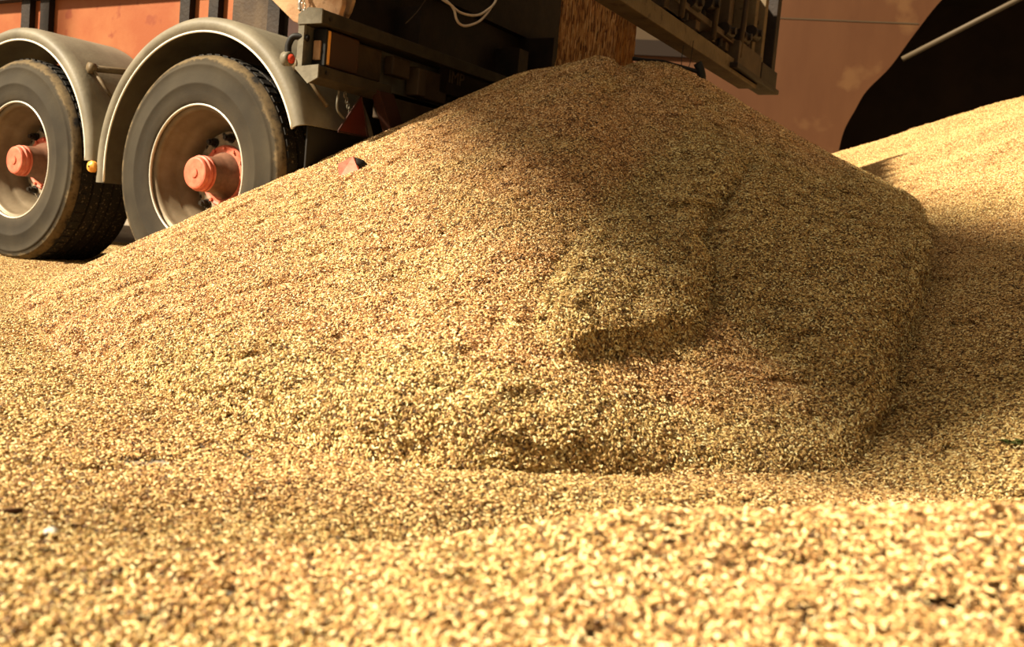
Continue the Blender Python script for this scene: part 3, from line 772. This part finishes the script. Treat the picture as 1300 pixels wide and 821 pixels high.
# grain pouring out of the chute
b = bmesh.new()
nx_, nz_ = 44, 26
ring0 = []
per = []
t0, t1, q0, q1 = 1.0, 1.295, 1.26, 1.49
for i in range(30): per.append((t0 + (t1 - t0) * i / 30, q0))
for i in range(20): per.append((t1, q0 + (q1 - q0) * i / 20))
for i in range(30): per.append((t1 - (t1 - t0) * i / 30, q1))
for i in range(20): per.append((t0, q1 - (q1 - q0) * i / 20))
rng = random.Random(3)
jit = [rng.uniform(-.006, .006) for _ in per]
cx, cy = (t0 + t1) / 2, (q0 + q1) / 2
rings = []
for k in range(nz_):
    z = 1.12 + k * .026
    sc_ = 1.0 + .05 * max(0, 1 - k / 4) + .004 * math.sin(k)
    rings.append([b.verts.new((cx + (x - cx) * sc_ + jit[i] + rng.uniform(-.0015, .0015), cy + (y - cy) * sc_ + jit[i] + rng.uniform(-.0015, .0015), z)) for i, (x, y) in enumerate(per)])
for A, B in zip(rings, rings[1:]):
    n = len(A)
    for i in range(n): b.faces.new((A[i], A[(i + 1) % n], B[(i + 1) % n], B[i]))
b.faces.new(rings[0]); b.faces.new(rings[-1])
st = obj('falling_grain', b, M['grain_stream'], None, True)
st.location = TR.location; st.rotation_euler = TR.rotation_euler
tag(st, 'brown column of wheat pouring down onto the top of the tall pile', 'falling grain', kind='stuff')

# ------------------------------------------------------------------ small things
def wt(t, q, z): return TR.matrix_basis @ Vector((t, q, z))
def surf(x, y):
    X, Y = np.array([[float(x)]]), np.array([[float(y)]])
    return float(max(h_floor_grain(X, Y)[0, 0], h_right(X, Y)[0, 0], h_main(X, Y)[0, 0]))
b = bmesh.new()
hy = 4.02
tube(b, smooth_path([(x, hy, surf(x, hy) + o_) for x, o_ in ((.44, .034), (.50, .020), (.57, .018), (.63, .020), (.69, .024), (.73, .030), (.755, .03))], 6), .009, 10)
hz = surf(.75, hy)
tube(b, [(.728, hy, hz + .075), (.742, hy, hz + .05), (.752, hy, hz + .02), (.757, hy, hz - .02)], .019, 14)
h = obj('rubber_hose', b, M['black'], None, True); tag(h, 'black rubber hose lying over the crest of the tall pile beneath the open tailgate', 'hose')
b = bmesh.new(); tube(b, smooth_path([(.66, hy, 1.28), (.656, hy, 1.20), (.66, hy, surf(.66, hy) + .022)], 4), .0018, 6); tube(b, smooth_path([(.70, hy, 1.28), (.697, hy, 1.20), (.69, hy, surf(.69, hy) + .024)], 4), .0018, 6)
obj('hose_tie', b, M['black'], h)

# half buried reflector chip
b = bmesh.new(); zz = surf(-.575, 3.0)
prism(b, [(-.605, 2.985, zz - .02), (-.613, 2.99, zz + .028), (-.568, 3.0, zz + .058), (-.537, 2.985, zz - .0)], (.004, .01, 0))
rf = obj('broken_reflector', b, M['pink']); tag(rf, 'faded pinkish red broken reflector half buried in the wheat near the rear wheel', 'reflector')
b = bmesh.new(); tube(b, [(-.566, 3.012, zz + .035), (-.545, 3.03, zz + .030), (-.535, 3.04, zz + .02)], .022, 12); obj('reflector_shadow', b, M['black'], rf, True)  # black stub standing in for the chip's shadow on the wheat

def at_surface(px, py):
    """first point of the heaps met when looking along a picture direction (used once to lay the small things down)"""
    d = fw + (px - 650) / F_PX * r2 - (py - 365.5) / F_PX * u2
    k = .4
    while k < 9:
        p = Vector((0, 0, EYE)) + d * k
        if surf(p.x, p.y) > p.z: return p
        k += .004
    return p
def straw(px, py, ln, ang, label):
    p = at_surface(px, py)
    d = Vector((math.cos(ang), math.sin(ang), 0)) * ln / 2
    a, c = p - d, p + d
    a.z = surf(a.x, a.y) + .006; c.z = surf(c.x, c.y) + .007
    mid = (a + c) / 2; mid.z = max(mid.z, surf(mid.x, mid.y) + .006)
    b = bmesh.new(); tube(b, smooth_path([a, mid, c], 3), .0016, 8)
    o = obj('straw_stalk', b, M['straw'], None, True); tag(o, label, 'straw', 'straw stalks lying on the wheat')
straw(705, 468, .03, -1.1, 'short thick pale straw stalk just left of the slid clump on the tall pile')
straw(457, 381, .035, .1, 'thin pale straw stalk lying on the smooth left face of the tall pile')
straw(560, 500, .03, .6, 'thin straw stalk on the lower face of the tall pile just above its front ledge')
straw(1165, 380, .05, .15, 'pale straw stalk bridging the dark crease at the right rim of the tall pile')

p = at_surface(65, 680)
b = bmesh.new(); bmesh.ops.create_icosphere(b, subdivisions=3, radius=1)
for v in b.verts:
    v.co *= 1 + .12 * math.sin(v.co.x * 5 + 1) * math.cos(v.co.y * 4)
    v.co = Vector((v.co.x * .008, v.co.y * .006, v.co.z * .0055)) + p + Vector((0, 0, .004))
tag(obj('pebble', b, M['pebble'], None, True), 'small pale pebble on the loose wheat in the near corner of the floor', 'pebble')
p = at_surface(10, 655)
b = bmesh.new(); prism(b, [p + Vector(v) for v in ((-.012, -.004, .003), (-.004, -.006, .004), (.012, .002, .006), (.014, .006, .004), (0, .005, .003))], (0, 0, .005))
tag(obj('bark_chip', b, M['bark'], bevel=.001), 'dark reddish brown bark chip lying on the loose wheat', 'bark chip')
p = at_surface(1283, 568)
lf = empty('leaf_clump', p); tag(lf, 'dark green leaf clump lying on the smooth wheat slope', 'leaf clump')
rng = random.Random(5)
for k in range(9):
    a = rng.uniform(0, 2 * PI); L_ = rng.uniform(.014, .026); w_ = rng.uniform(.003, .006)
    c, s = math.cos(a), math.sin(a); o_ = Vector((rng.uniform(-.016, .016), rng.uniform(-.008, .008), .006 + rng.uniform(0, .006)))
    b = bmesh.new()
    pts = [(-.5, 0), (-.25, .8), (.1, 1), (.5, 0), (.1, -1), (-.25, -.8)]
    prism(b, [o_ + Vector((u * L_ * c - v * w_ * s, u * L_ * s + v * w_ * c, .003 * math.cos(u * 3))) for u, v in pts], (0, 0, .0008))
    obj('leaf', b, M['leaf'], lf)

# ------------------------------------------------------------------ light
W_ = bpy.data.worlds.new('world'); SC.world = W_; W_.use_nodes = True
wn_ = W_.node_tree.nodes; wl = W_.node_tree.links
bg = wn_['Background']
# warm hazy sky, brightest over the open side of the shed on the left
tc = wn_.new('ShaderNodeTexCoord'); dp = wn_.new('ShaderNodeVectorMath'); dp.operation = 'DOT_PRODUCT'
wl.new(tc.outputs['Generated'], dp.inputs[0]); dp.inputs[1].default_value = Vector((-.85, -.35, .4)).normalized()
mr = wn_.new('ShaderNodeMapRange'); mr.inputs['From Min'].default_value = -.5; mr.inputs['From Max'].default_value = 1
mr.inputs['To Min'].default_value = .10; mr.inputs['To Max'].default_value = .68
mr.interpolation_type = 'SMOOTHSTEP'
wl.new(dp.outputs['Value'], mr.inputs['Value']); wl.new(mr.outputs[0], bg.inputs['Strength'])
bg.inputs['Color'].default_value = (1.0, .80, .55, 1)
sd = bpy.data.lights.new('sun', 'SUN'); sun = bpy.data.objects.new('sun', sd); COL.objects.link(sun)
sd.energy = 15; sd.color = (1.0, .87, .66); sd.angle = math.radians(4)
to = Vector((-.84, -.32, .70)).normalized()
sun.rotation_euler = to.to_track_quat('Z', 'Y').to_euler()

SC.view_settings.view_transform = 'Standard'
SC.view_settings.look = 'None'
SC.view_settings.gamma = 1
SC.view_settings.use_curve_mapping = False
SC.view_settings.exposure = 0
